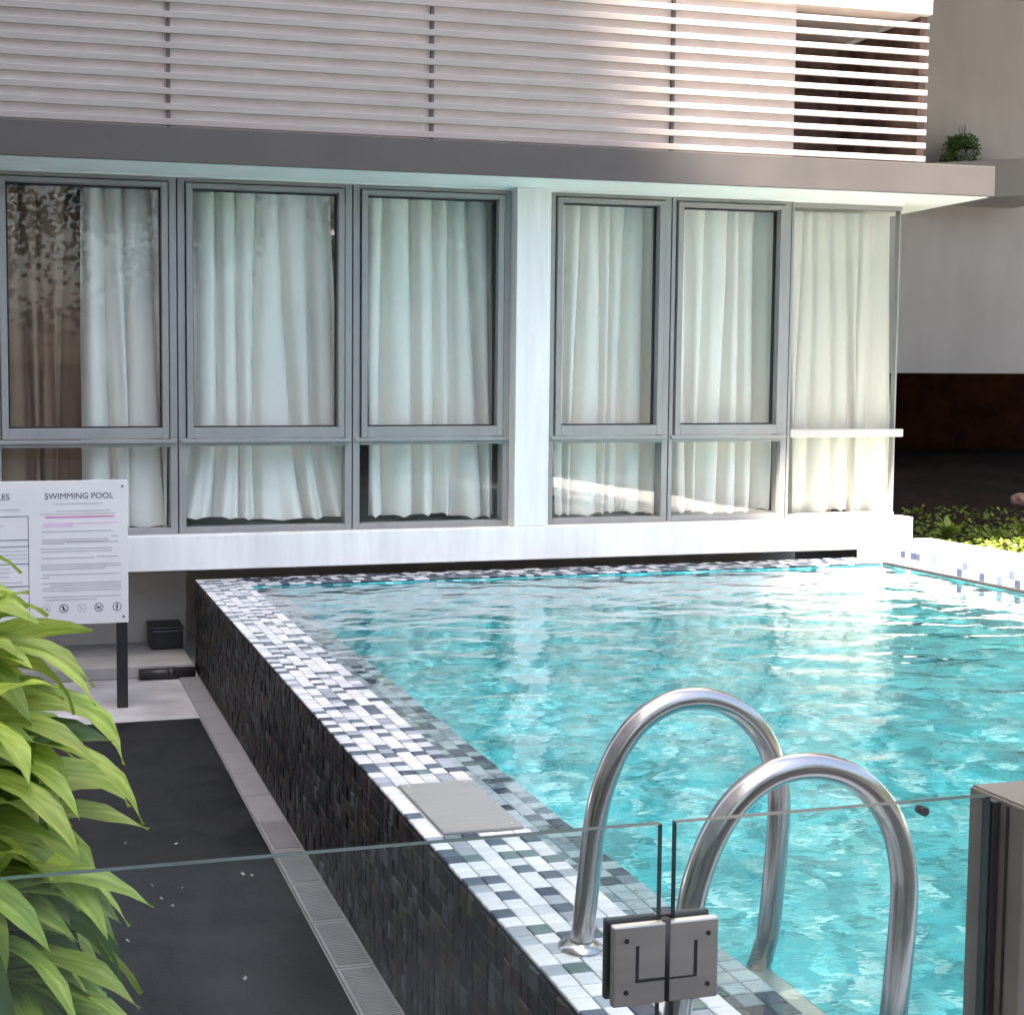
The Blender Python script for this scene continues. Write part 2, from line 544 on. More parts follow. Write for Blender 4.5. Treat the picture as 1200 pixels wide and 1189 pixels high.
PLATE = (1.085, 1.315, 3.28, 3.72)      # skimmer cover set into the rim
cand = []
ny = int((PY1 - PY0) / TP)
tr = random.Random(3)
last_dark = {}
for j in range(ny):
    for i in range(6):
        c = Vector((PX0 + 0.0005 + (i + .5) * TP, PY0 + (j + .5) * TP, CZ - 0.0085))
        k = pick((44, 15, 13, 14, 8, 8), tr)
        if k >= 3 and last_dark.get((i, j - 1)) and tr.random() < 0.7: k = 0
        last_dark[(i, j)] = k >= 3
        if PLATE[0] - .02 < c.x < PLATE[1] + .02 and PLATE[2] - .02 < c.y < PLATE[3] + .02:
            continue
        q = project(c)
        vis = q and -20 < q[0] < 1220 and -20 < q[1] < 1215
        cand.append((q[2] if vis else 99, c, k))
cand.sort(key=lambda t: t[0])
mos = cand[:290]
for d, c, k in mos:
    o = linked('rim_tile', rim_mesh[k], c + Z * tr.uniform(-0.0008, 0.0008), pool,
               (tr.gauss(0, .008), tr.gauss(0, .008), tr.gauss(0, .01)))
rest = MB()
for d, c, k in cand[290:]:
    rest.tile(c + Z * tr.uniform(-0.0008, 0.0008), X, Y, Z, TS, 0.0085, mi=k)
# a ledge just under the water inside the rim
MB().box(IX0 + .004, IX0 + .160, IY0, IY1, FZ, 0.516).build('ledge', 'grout_light', pool)
for j in range(int((IY1 - IY0) / TP)):
    for i in range(3):
        rest.tile(Vector((IX0 + .008 + (i + .5) * TP, IY0 + (j + .5) * TP, 0.516)), X, Y, Z, TS, 0.008, mi=pick((40, 20, 16, 10, 6, 10), tr))
# far end rim and the kerb's inner face
for i in range(int((IX1 - IX0) / TP)):
    for j in range(6):
        k = pick((20, 14, 14, 24, 24, 10), tr)
        rest.tile(Vector((IX0 + (i + .5) * TP, IY1 + (j + .5) * TP, CZ - 0.0105)), X, Y, Z, TS, 0.0085, mi=k)
for j in range(int((IY1 - IY0) / TP)):
    for i in range(2):
        k = pick((70, 20, 4, 6, 5, 3), tr)
        rest.tile(Vector((IX1, IY0 + (j + .5) * TP, CZ + 0.008 + (i + .5) * TP)), -Y, Z, -X, TS, 0.007, mi=k)
tag(rest.build('rim_mosaic', RIM, pool), kind='stuff')
# mosaic: dark outer wall
cand = []
for j in range(ny):
    for i in range(11):
        c = Vector((PX0 + 0.007, PY0 + (j + .5) * TP, 0.013 + (i + .5) * TP))
        k = pick((40, 22, 16, 11, 11), tr)
        q = project(c)
        vis = q and -20 < q[0] < 1220 and -20 < q[1] < 1205
        cand.append((q[2] if vis else 99, c, k))
cand.sort(key=lambda t: t[0])
for d, c, k in cand[:290]:
    linked('wall_tile', wall_mesh[k], c + X * tr.uniform(-0.003, 0.003), pool, (0, tr.gauss(0, .03), tr.gauss(0, .05)))
rest = MB()
for d, c, k in cand[290:]:
    rest.tile(c + X * tr.uniform(-0.003, 0.003), -Y, Z, -X, TS, 0.0085, mi=k)
tag(rest.build('wall_mosaic', WALL, pool), kind='stuff')
# skimmer cover plate
b = MB().box(PLATE[0], PLATE[1], PLATE[2], PLATE[3], CZ - 0.006, CZ + 0.004)
pl = b.build('skimmer_cover', 'plate', pool, 0.003)
for x in (PLATE[0] + .025, PLATE[1] - .025):
    for y in (PLATE[2] + .03, PLATE[3] - .03):
        MB().tube([(x, y, CZ + .0035), (x, y, CZ + .0055)], 0.006, 10).build('screw', 'brushed_steel', pl)

# water
nx, nyw = 150, 300
xs = np.linspace(IX0 - .004, IX1 + .004, nx); ys = np.linspace(IY0 - .004, IY1 + .004, nyw)
GX, GY = np.meshgrid(xs, ys)
rs = np.random.RandomState(5)
HZ = np.zeros_like(GX)
for k in range(60):
    lam = 0.09 * (0.75 / 0.09) ** rs.rand()
    th = rs.normal(math.pi / 2 + 0.3, 0.8)
    kx, ky = math.cos(th) * 2 * math.pi / lam, math.sin(th) * 2 * math.pi / lam
    a = 0.00105 * (lam / 0.25) ** 0.75
    HZ += 0.31 * a * np.sin(kx * GX + ky * GY + rs.rand() * 6.28)
vv = np.stack([GX, GY, WZ + HZ], -1).reshape(-1, 3)
idx = np.arange(nx * nyw).reshape(nyw, nx)
ff = np.stack([idx[:-1, :-1], idx[:-1, 1:], idx[1:, 1:], idx[1:, :-1]], -1).reshape(-1, 4)
me = bpy.data.meshes.new('water')
me.from_pydata(vv.tolist(), [], ff.tolist())
me.materials.append(MATS['water'])
me.polygons.foreach_set('use_smooth', [True] * len(ff))
wo = bpy.data.objects.new('water', me); COL.objects.link(wo)
tag(wo, kind='structure')

# ------------------------------------------------------------------ building
bld = empty('apartment_building', (-1.5, 8.1, 0), 'low building with grey framed curtained windows, white base and a slatted balcony screen above', 'building')
GY0 = 8.25                    # glass plane
BX0, BX1 = -2.5, 6.13
b = MB().box(BX0, 6.205, 8.10, 8.30, 0.635, 0.855)
b.build('window_sill', 'white_paint', bld, 0.006)
b = MB().box(BX0, 6.10, 8.301, 12.5, 0.60, 0.80)
b.build('floor_slab', 'room_wall', bld)
b = MB().box(BX0, PX0 + 0.02, 8.70, 8.85, 0, 0.60)
b.build('base_wall', 'beige_wall', bld)
b = MB().box(PX0 + 0.021, 6.10, 9.4, 9.6, 0, 0.60)
b.build('base_wall', 'beige_wall', bld)
b = MB().box(3.155, 3.378, 8.105, 8.2, 0.8555, 3.0845)
b.build('column', 'white_paint', bld, 0.006)
MB().box(3.152, 3.434, 8.201, 8.34, 0.8555, 3.0743).build('column_back', 'white_paint', bld)
b = MB().box(BX0, 6.12, 8.18, 8.34, 3.075, 3.0848)
b.build('window_head', 'soffit_white', bld)
# canopy: white soffit slab with taupe fascia in front
b = MB().box(BX0, 6.455, 7.724, 9.2, 3.085, 3.12)
b.build('soffit', 'soffit_white', bld)
b = MB().box(BX0, 6.46, 7.70, 7.723, 3.083, 3.285)
b.build('fascia', 'taupe', bld, 0.003)
b = MB().box(BX0, 6.455, 7.724, 12.5, 3.121, 3.283)
b.build('canopy_slab', 'taupe', bld)
# upper storey
b = MB().box(BX0, 4.965, 7.789, 8.0, 3.2835, 4.274)
b.build('upper_wall', 'slat_wall', bld)
b = MB().box(BX0, 5.965, 7.745, 7.90, 4.275, 9.0)
b.build('upper_panel', 'cream', bld, 0.005)
b = MB().box(BX0, 5.965, 7.901, 12.5, 4.33, 9.0)
b.build('upper_storey', 'slat_wall', bld)
b = MB()
b.box(4.90, 5.965, 8.7, 8.8, 3.2835, 4.329)
b.box(5.91, 5.964, 7.80, 8.699, 3.2835, 4.2745)
b.box(4.90, 4.96, 8.001, 8.699, 3.2835, 4.329)
b.build('balcony_recess', 'recess_brown', bld)
# slat screen
screen = empty('slat_screen', (0, 7.76, 3.285))
screen.parent = bld
screen.matrix_parent_inverse = Matrix.Translation(-wloc(bld))
for x in (0.85, 2.46, 4.075):
    MB().box(x - .010, x + .010, 7.7635, 7.788, 3.286, 4.274).build('screen_post', 'post_brown', screen)
for k in range(11):
    z = 3.322 + k * 0.0877
    b = MB().box(BX0, 5.945, 7.748, 7.763, z - .020, z + .018)
    b.build('slat', 'slat_paint', screen, 0.003)
# windows
def window(x0, x1, corner=False, zt_=3.0745, left=0.045, right_=0.045):
    y = GY0
    fm = MB()
    d0, d1 = y - 0.05, y + 0.05
    if corner:
        fm.box(x0, x0 + .018, d0, d1, 0.8555, zt_)
        fm.box(x0 + .018, x1, d0 + .02, d1, 3.045, zt_)
        fm.box(x0 + .018, x1, d0 + .02, d1, 0.8555, 0.885)
        fm.box(x1 - .012, x1, d0 + .03, d1 - .02, .885, 3.045)
        w = fm.build('window', 'alu', bld)
        b_ = MB().box(x0 + .018, x1 + .035, d0 - .015, d1, 1.43, 1.485)
        b_.build('rail', 'alu_pale', w, 0.004)
        MB().box(x0 + .018, x1 - .012, y - .003, y + .003, 1.486, 3.045).build('pane', 'window_glass', w)
        MB().box(x0 + .018, x1 - .012, y - .003, y + .003, .885, 1.429).build('pane', 'window_glass', w)
        return w
    fm.box(x0, x0 + left, d0, d1, 0.8555, zt_)
    fm.box(x1 - right_, x1, d0, d1, 0.8555, zt_)
    fm.box(x0 + left, x1 - right_, d0, d1, 3.05, zt_)
    fm.box(x0 + left, x1 - right_, d0, d1, 0.8555, 0.893)
    fm.box(x0 + left, x1 - right_, d0, d1, 1.405, 1.445)
    w = fm.build('window', 'alu', bld, 0.003)
    # rail ledge
    MB().box(x0 + .01, x1 - .01, d0 - .022, d0 + .002, 1.428, 1.452).build('rail', 'alu', w, 0.003)
    # opening sash, proud of the frame, with a dark shadow gap round it
    sx0, sx1, sz0, sz1 = x0 + left + .008, x1 - right_ - .008, 1.456, 3.042
    s = 0.040
    sm = MB()
    sm.box(sx0, sx0 + s, d0 - .018, d1 - .02, sz0, sz1)
    sm.box(sx1 - s, sx1, d0 - .018, d1 - .02, sz0, sz1)
    sm.box(sx0 + s, sx1 - s, d0 - .018, d1 - .02, sz1 - .03, sz1)
    sm.box(sx0 + s, sx1 - s, d0 - .018, d1 - .02, sz0, sz0 + .068)
    sash = sm.build('sash', 'alu', w, 0.003)
    gk = MB()
    a0, a1, c0, c1 = sx0 + s, sx1 - s, sz0 + .068, sz1 - .03
    t = 0.010
    gk.box(a0, a0 + t, y - .012, y + .012, c0, c1); gk.box(a1 - t, a1, y - .012, y + .012, c0, c1)
    gk.box(a0 + t, a1 - t, y - .012, y + .012, c0, c0 + t); gk.box(a0 + t, a1 - t, y - .012, y + .012, c1 - t, c1)
    gk.build('gasket', 'gasket', w)
    MB().box(a0 + t, a1 - t, y - .003, y + .003, c0 + t, c1 - t).build('pane', 'window_glass', w)
    MB().box(x0 + left, x1 - right_, y - .003, y + .003, .893, 1.405).build('pane', 'window_glass', w)
    gp = MB()
    gp.box(x0 + left, x1 - right_, y + .02, y + .035, 3.03, 3.05)
    gp.build('gasket', 'gasket', w)
    return w

window(-1.30, -0.185)
window(-0.18, 0.938)
window(0.946, 2.066)
window(2.074, 3.150)
window(3.436, 4.310, left=0.03)
window(4.318, 5.228, left=0.03)
window(5.234, 6.13, corner=True)
# dark reveal lines between the frames
b = MB()
for x in (-0.1825, 0.942, 2.07, 4.314, 5.231):
    b.box(x - .005, x + .005, 8.215, 8.29, 0.856, 3.0743)
b.build('mullion_gap', 'gasket', bld)
# room behind the glass
b = MB()
b.box(BX0, 6.08, 11.0, 11.1, 0.801, 3.08)
b.box(3.28, 3.36, 8.345, 10.999, 0.801, 3.08)
b.box(BX0, BX0 + .1, 8.34, 10.999, 0.801, 3.08)
b.box(6.0, 6.08, 8.9, 10.999, .801, 3.08)
b.build('room_wall', 'room_wall', bld)
ward = empty('wardrobe', (0.25, 8.75, 0.80), 'brown wooden wardrobe seen through the gap in the leftmost curtains', 'wardrobe')
MB().box(-0.35, 0.62, 8.62, 9.1, 0.802, 2.95).build('carcass', 'wood', ward, 0.004)
for x in (-0.34, 0.145):
    dd = MB().box(x, x + .475, 8.598, 8.619, 0.86, 2.92).build('door', 'wood', ward, 0.004)
    MB().box(x + (.44 if x < 0 else .02), x + (.455 if x < 0 else .035), 8.575, 8.597, 1.75, 1.95).build('handle', 'steel', dd)


# ------------------------------------------------------------------ curtains
def curtain(x0, x1, folds, seed, material, label, top=3.03, hem=0.90, amp=0.10, lean=0.0, pinch=0.0, flare=0.0, y0=8.44):
    r = random.Random(seed)
    nxx, nzz = folds * 14, 44
    ph = [r.uniform(-1.5, 1.5) for _ in range(folds + 3)]
    am = [r.uniform(0.45, 1.4) for _ in range(folds + 3)]
    ln = [r.uniform(-0.08, 0.08) for _ in range(folds + 3)]
    mb = MB()
    for j in range(nzz + 1):
        t = j / nzz                                # 0 top, 1 hem
        for i in range(nxx + 1):
            u = i / nxx
            w = folds * min(1, max(0, u + 0.55 / folds * noise.noise(Vector((u * 4.3, seed * 3.1, t * 0.7)))))
            k = int(w)
            fr = w - k
            sft = ln[k] * (1 - fr) + ln[k + 1] * fr
            pz = ph[k] * (1 - fr) + ph[k + 1] * fr
            aa = am[k] * (1 - fr) + am[k + 1] * fr
            a = math.sin(2 * math.pi * w + pz * (0.4 + t))
            rr = abs(math.sin(math.pi * w + 0.5 * pz * (0.4 + t) + 0.25 * a))
            dd = -amp * aa * (1.7 * rr ** 0.75 - 1.0) * (0.7 + 0.45 * t)
            dd += 0.012 * noise.noise(Vector((u * 7 + seed, t * 4, seed * 1.7))) * (0.3 + t)
            cxm = (x0 + x1) / 2
            x = x0 + u * (x1 - x0) + sft * t + lean * t
            x = cxm + (x - cxm) * (1 - pinch * (1 - t)) if pinch else x
            if flare and t > 0.70:
                q = (t - 0.70) / 0.3
                x = cxm + (x - cxm) * (1 + flare * q * q)
                dd -= 0.05 * q * q * abs(a)
            hz = hem + 0.025 * noise.noise(Vector((u * 3.1, seed, 0.3))) + 0.018 * abs(a)
            z = top - t * (top - hz)
            mb.v.append((x, y0 + dd, z))
    n = nxx + 1
    for j in range(nzz):
        for i in range(nxx):
            a = j * n + i
            mb.face((a, a + n, a + n + 1, a + 1), 0, True)
    o = mb.build('curtain', material)
    tag(o, label, 'curtain', 'curtains behind the windows')
    return o

curtain(-1.25, -0.22, 6, 40, 'curtain_white', 'white curtain in the window left of the brown curtain')
curtain(-0.16, 0.27, 3, 11, 'curtain_brown', 'thin brown curtain at the left edge beside the wardrobe gap', hem=0.93)
curtain(0.37, 0.92, 4, 12, 'curtain_white', 'narrow cream white curtain beside the brown curtain', hem=0.88, lean=0.03)
curtain(1.04, 1.99, 6, 13, 'curtain_white', 'white curtain flaring at its hem in second window from the left', hem=0.915, flare=0.16, pinch=0.03)
curtain(2.19, 3.13, 6, 14, 'curtain_white', 'white curtain leaning sideways in the window left of the white column', hem=0.90, lean=0.05, pinch=0.05)
curtain(3.50, 4.34, 7, 15, 'curtain_cream', 'cream curtain in the window right of the white column', hem=0.89, amp=0.09)
curtain(4.43, 5.24, 6, 16, 'curtain_cream', 'cream curtain in the second window right of the white column', hem=0.89, amp=0.09)
curtain(5.29, 6.105, 7, 17, 'curtain_cream_darkened', 'cream curtain in the frameless corner window at the right end', hem=0.87, amp=0.035, y0=8.34)

# ------------------------------------------------------------------ paving by the pool
st = MB().box(-2.5, PX0 - 0.03, 7.95, 8.699, 0.0, 0.08).build('step', 'step_stone', None, 0.008)
tag(st, 'low pale stone step under the white building base', 'step')
mt = MB().box(-1.6, 0.893, 1.75, 6.86, 0.002, 0.016).build('rubber_mat', 'mat_rubber', None, 0.004)
tag(mt, 'large black rubber mat lying beside the pool wall', 'mat')
drain = empty('drain_channel', (0.96, 3.5, 0), 'grey ribbed drain channel between black mat and dark pool wall', 'drain')
yy = 1.7
while yy < 8.0:
    L_ = min(0.345, 7.9 - yy)
    if L_ < 0.05: break
    b = MB().box(0.902, 1.024, yy, yy + L_ - 0.006, 0.001, 0.012)
    gp = b.build('grating', 'grate', drain, 0.002)
    if yy < 5:
        r_ = MB()
        n_ = int((L_ - .03) / 0.012)
        for k in range(n_):
            y = yy + .012 + k * 0.012
            r_.box(0.912, 1.014, y, y + .006, 0.0115, 0.0165)
        tag(r_.build('ribs', 'grate', gp), kind='stuff')
    yy += 0.345
box = empty('guessed_box', (0.88, 8.45, 0.08), 'guessed low black box in the corner between wall and pool', 'box')  # made-up black box filling a dark spot in the corner
MB().box(0.78, 0.99, 8.40, 8.66, 0.082, 0.21).build('body', 'black_paint', box, 0.012)
MB().box(0.775, 0.995, 8.395, 8.67, 0.211, 0.228).build('lid', 'black_paint', box, 0.006)
dp = empty('guessed_pipe', (0.85, 7.9, 0), 'guessed black pipe lying along the foot of the step by the pool', 'pipe')  # made-up pipe filling a dark stretch along the step
MB().tube([(0.66, 7.905, 0.036), (0.80, 7.902, 0.036), (1.0, 7.90, 0.036)], 0.033, 16).build('tube', 'black_paint', dp)
MB().tube([(0.83, 7.902, 0.036), (0.88, 7.902, 0.036)], 0.0355, 16).build('coupling', 'black_paint', dp)
# petals on the mat
pr = random.Random(9)
for k, (px_, py_) in enumerate(((0.42, 4.55), (0.47, 4.35), (0.52, 4.5), (0.75, 4.58), (0.55, 4.95), (0.36, 5.0), (0.30, 4.1), (0.62, 3.75), (0.78, 4.56), (0.44, 4.42))):
    s = pr.uniform(0.006, 0.012)
    a = pr.random() * 3
    p_ = MB()
    vs = [(px_ + s * (0.6 + .5 * math.sin(i * 2.2 + k)) * math.cos(a + i), py_ + s * math.sin(a + i) * 1.4, 0.018 + 0.003 * (i % 2)) for i in range(6)]
    p_.v = vs; p_.face((0, 1, 2, 3, 4, 5))
    tag(p_.build('petal', 'petal'), 'tiny pale petal lying on the black rubber mat', 'petal', 'petals on the mat')

# ------------------------------------------------------------------ notice board
SY = 7.22
sign = empty('notice_board', (0.0, SY, 0), 'white swimming pool notice board on dark posts in front of the windows', 'sign')
def inv(px_, py_, y):
    c = Vector(((px_ - 400.84) / 1529.2, -(py_ - 556.6) / 1529.2, 1.0))
    d = right * c.x + up * c.y + fwd * c.z
    return Vector((0, 0, CAM_Z)) + d * (y / d.y)
xr = inv(150, 640, SY).x; zt_ = inv(150, 562, SY).z; zb_ = inv(150, 729, SY).z
bw = 1.36
MB().box(xr - bw, xr, SY, SY + .012, zb_, zt_).build('board', 'sign_white', sign, 0.002)
for x in (xr - 0.036, xr - bw + 0.036):
    MB().box(x - .03, x + .03, SY + .0125, SY + .05, 0.001, zt_ - .05).build('post', 'black_paint', sign, 0.003)
W_, H_ = 0.66, zt_ - zb_
L0 = xr - W_                   # left edge of the right hand page
def ink(name, boxes, material):
    b_ = MB()
    for (u0, u1, v0, v1) in boxes:
        b_.box(L0 + u0 * W_, L0 + u1 * W_, SY - .0012, SY - .0002, zt_ - v1 * H_, zt_ - v0 * H_)
    return b_.build(name, material, sign)
def text(body, size, u, v, align, material):
    cu = bpy.data.curves.new('lettering', 'FONT')
    cu.body = body; cu.size = size; cu.align_x = align; cu.extrude = 0.0004
    o = bpy.data.objects.new('tmp', cu); COL.objects.link(o)
    dg = bpy.context.evaluated_depsgraph_get()
    me_ = bpy.data.meshes.new_from_object(o.evaluated_get(dg))
    bpy.data.objects.remove(o)
    me_.materials.clear(); me_.materials.append(MATS[material])
    t = bpy.data.objects.new('lettering', me_); COL.objects.link(t)
    t.rotation_euler = (math.pi / 2, 0, 0)
    t.location = (L0 + u * W_, SY - .0012, zt_ - v * H_)
    t.parent = sign; t.matrix_parent_inverse = Matrix.Translation(-wloc(sign))
    return t
text('SWIMMING POOL', 0.046, 0.605, 0.125, 'CENTER', 'ink_dark')
text('RULES', 0.046, 0.05, 0.125, 'RIGHT', 'ink_dark')
ln = []
lr = random.Random(4)
for v, u0, u1 in ((.155, .40, .80), (.205, .42, .86), (.225, .29, .90), (.345, .30, .88), (.385, .86, .92), (.40, .30, .84), (.415, .30, .84), (.428, .30, .48), (.422, .5, .92),
                  (.465, .29, .87), (.485, .29, .87), (.53, .30, .72), (.525, .74, .92), (.575, .29, .94), (.59, .29, .94), (.605, .29, .82), (.645, .30, .94), (.665, .29, .36),
                  (.705, .30, .94), (.722, .36, .94), (.74, .30, .94), (.757, .30, .94), (.80, .30, .94), (.82, .32, .74)):
    ln.append((u0, u1, v, v + 0.0075))
ink('print_lines', ln, 'ink_grey')
ink('print_rule', [(.33, .89, .245, .256)], 'ink_pink')
ink('print_highlight', [(.31, .55, .288, .318), (.55, .92, .29, .297)], 'ink_pale_pink')
bx = [(-1.0, .195, .238, .243), (.190, .195, .243, .90), (-1.0, .19, .40, .405), (-1.0, .19, .445, .449), (-1.0, .19, .565, .570), (-1.0, .19, .72, .725)]
ink('print_table', bx, 'ink_dark')
ink('print_lines', [(-.8, .13, .19, .198), (-.6, .0, .30, .307), (-.6, .18, .475, .482), (-.6, .18, .50, .507), (-.6, .18, .525, .532), (-.5, .04, .595, .602), (-.5, .04, .62, .627), (-.5, .04, .65, .657), (-.5, .14, .69, .697)], 'ink_grey')
for k, u in enumerate((.33, .47, .615, .755, .905)):
    b = MB()
    cx_, cz_ = L0 + u * W_, zt_ - .885 * H_
    R0 = 0.024
    n = 28
    for ring, (ra, rb) in enumerate(((R0, R0 * .84),)):
        base = len(b.v)
        for i in range(n):
            a = 2 * math.pi * i / n
            b.v += [(cx_ + ra * math.cos(a), SY - .001, cz_ + ra * math.sin(a)), (cx_ + rb * math.cos(a), SY - .001, cz_ + rb * math.sin(a))]
        for i in range(n):
            j = (i + 1) % n
            b.face((base + 2 * i, base + 2 * j, base + 2 * j + 1, base + 2 * i + 1))
    def bar(x0, z0, x1, z1, wd):
        d = Vector((x1 - x0, 0, z1 - z0)).normalized(); q = Vector((-d.z, 0, d.x)) * wd
        a_, c_ = Vector((cx_ + x0, SY - .0014, cz_ + z0)), Vector((cx_ + x1, SY - .0014, cz_ + z1))
        b.quad(tuple(a_ + q), tuple(a_ - q), tuple(c_ - q), tuple(c_ + q))
    if k != 4: bar(-.016, .016, .016, -.016, .0018)
    if k == 0: bar(-.010, -.004, .010, -.004, .004); bar(-.004, .0, .006, .006, .0035)
    if k == 1: bar(-.002, .012, -.002, -.010, .004); bar(-.002, .0, .008, -.010, .003)
    if k == 2: bar(-.010, -.010, .010, .010, .002)
    if k == 3: bar(-.012, -.004, .004, .001, .004); bar(.004, .001, .012, .008, .0025)
    if k == 4: bar(.0, .014, .0, .008, .004); bar(.0, .006, .0, -.014, .0035); bar(-.008, .0, .008, .003, .002)
    b.build('pictogram', 'ink_dark' if k in (1, 3, 4) else 'ink_grey', sign)
for x in (xr - .028, xr - bw + .028):
    for z in (zb_ + .035, zt_ - .035):
        MB().tube([(x, SY, z), (x, SY - .004, z)], 0.006, 10).build('screw', 'dark_metal', sign)

# ------------------------------------------------------------------ ladder
lad = empty('pool_ladder', (1.14, 2.29, CZ), 'polished steel pool ladder with two arched grab rails', 'ladder')
def rail(y, dx=0.0, dz=0.0):
    pts = [(1.135, CZ - .01), (1.150, 0.72), (1.163, 0.84), (1.180, 0.92), (1.213, 1.0), (1.262, 1.062), (1.33, 1.100), (1.405, 1.107), (1.475, 1.088), (1.535, 1.045),
           (1.577, 0.985), (1.600, 0.91), (1.606, 0.83), (1.598, 0.70), (1.585, 0.55), (1.56, 0.30), (1.545, 0.0), (1.54, -0.3)]
    P = [Vector((p[0] + dx, y, p[1] + dz * max(0, min(1, (p[1] - .6) / .4)))) for p in pts]
    sm = []
    for i in range(len(P) - 1):
        p0, p1, p2, p3 = P[max(i - 1, 0)], P[i], P[i + 1], P[min(i + 2, len(P) - 1)]
        for k in range(5):
            t = k / 5
            sm.append(0.5 * ((2 * p1) + (-p0 + p2) * t + (2 * p0 - 5 * p1 + 4 * p2 - p3) * t * t + (-p0 + 3 * p1 - 3 * p2 + p3) * t ** 3))
    sm.append(P[-1])
    o = MB().tube(sm, 0.0245, 24).build('rail', 'steel', lad)
    b_ = MB()
    b_.tube([(1.135 + dx, y, CZ - .004), (1.135 + dx, y, CZ + .006), (1.135 + dx, y, CZ + .018)], [0.05, 0.048, 0.029], 28)
    b_.build('flange', 'steel', lad)
RY0, RY1 = 2.06, 2.53
rail(RY1, 0.012, 0.0)
rail(RY0, -0.022, -0.012)
for z in (0.36, 0.09, -0.18):
    MB().box(1.515, 1.60, RY0, RY1, z, z + .03).build('tread', 'brushed_steel', lad, 0.006)

# ------------------------------------------------------------------ glass fence
FY = 1.560
GZ = 1.2
def pane(x0, x1, label, slope=0.0):
    t = 0.006
    b_ = MB()
    zl, zr = GZ, GZ + slope
    v = [(x0, FY - t, .06), (x1, FY - t, .06), (x1, FY + t, .06), (x0, FY + t, .06), (x0, FY - t, zl), (x1, FY - t, zr), (x1, FY + t, zr), (x0, FY + t, zl)]
    b_.v = v
    b_.face((0, 1, 5, 4), 0); b_.face((2, 3, 7, 6), 0)
    for q in ((0, 3, 2, 1), (4, 5, 6, 7), (1, 2, 6, 5), (3, 0, 4, 7)): b_.face(q, 1)
    return b_
gl = empty('glass_fence', (0.1, FY, 0), 'wide clear glass fence panel in front of the leafy plant and mat', 'glass panel', 'glass pool fence')
pane(-0.62, 0.8195, '').build('glass', ['fence_glass', 'glass_edge'], gl)
for x in (-0.40, 0.60):
    MB().box(x - .035, x + .035, FY - .03, FY + .03, 0.001, 0.16).build('clamp', 'brushed_steel', gl, 0.006)
gr = empty('glass_gate', (1.09, FY, 0), 'clear glass gate panel in front of the ladder, next to the bronze post', 'gate', 'glass pool fence')
pane(0.8405, 1.332, '', 0.0).build('glass', ['fence_glass', 'glass_edge'], gr)
# hinge plates clamp both panels
hz0, hz1 = 0.961, 1.071
for (x0, x1) in ((0.746, 0.8215), (0.8265, 0.899)):
    hp = MB().box(x0, x1, FY - .019, FY - .0065, hz0, hz1).build('hinge_plate', 'brushed_steel', gr, 0.0025)
    MB().box(x0, x1, FY + .0065, FY + .017, hz0, hz1).build('hinge_plate', 'black_paint', gr, 0.0025)
    gb = MB()
    lf = x0 < .8
    cx_ = x0 + .034 if lf else x1 - .034
    gb.box(cx_ - .0022, cx_ + .0022, FY - .0198, FY - .0185, hz0 + .032, hz1 - .028)
    if lf: gb.box(cx_ + .0022, x1 - .001, FY - .0198, FY - .0185, hz0 + .032, hz0 + .036)
    else: gb.box(x0 + .001, cx_ - .0022, FY - .0198, FY - .0185, hz0 + .032, hz0 + .0345)
    gb.build('groove', 'gasket', hp)
    for z in (hz0 + .02, hz1 - .02):
        x = x0 + .018 if lf else x1 - .016
        MB().tube([(x, FY - .018, z), (x, FY - .0205, z)], 0.0034, 12).build('screw', 'gasket', hp)
MB().tube([(0.824, FY - .013, hz0 + .002), (0.824, FY - .013, hz1 + .003)], 0.0065, 14).build('hinge_pin', 'gasket', gr)
MB().tube([(1.224, FY - .0072, 1.186), (1.224, FY + .0072, 1.186)], 0.0065, 16).build('stud', 'dark_metal', gr)
ps = empty('fence_post', (1.41, FY, 0), 'bronze metal fence post at the right edge beside the glass gate', 'post')
MB().box(1.347, 1.50, FY - .055, FY + .055, 0.001, 1.196).build('shaft', 'bronze_post', ps, 0.003)
MB().box(1.334, 1.346, FY - .010, FY + .014, 0.001, 1.193).build('channel', 'gasket', ps, 0.002)
MB().box(1.3445, 1.3465, FY - .026, FY - .0225, 0.001, 1.190).build('joint', 'gasket', ps)
MB().box(1.350, 1.497, FY - .052, FY + .052, 1.1962, 1.1985).build('cap', 'bronze_post', ps, 0.001)

# ------------------------------------------------------------------ leafy plant behind the glass
def leaf_mesh(length, width, droop, twist, r, ns=9, na=4, fold=0.35):
    """An arching strap leaf from the origin along +X."""
    b_ = MB()
    ang = r.uniform(0.1, 0.5)
    p = Vector((0, 0, 0))
    for i in range(ns + 1):
        t = i / ns
        wd = width * (min(1, (t + 0.05) / 0.28)) ** 0.8 * (1 - max(0, (t - 0.35) / 0.65) ** 1.8) * 0.5 + 0.0012
        d = Vector((math.cos(ang), 0, math.sin(ang)))
        n_ = Vector((-math.sin(ang), 0, math.cos(ang)))
        tw = twist * t
        side = Vector((0, 1, 0)) * math.cos(tw) + n_ * math.sin(tw)
        nn = n_ * math.cos(tw) - Vector((0, 1, 0)) * math.sin(tw)
        for k in range(na + 1):
            s = 2 * k / na - 1
            wav = 0.05 * width * math.sin(t * 16 + s * 2)
            b_.v.append(tuple(p + side * (s * wd) + nn * (abs(s) * wd * fold + wav * abs(s))))
        p = p + d * (length / ns)
        ang -= droop / ns * (0.5 + t)
    for i in range(ns):
        for k in range(na):
            a = i * (na + 1) + k
            b_.face((a, a + 1, a + na + 2, a + na + 1), 0, True)
    return b_

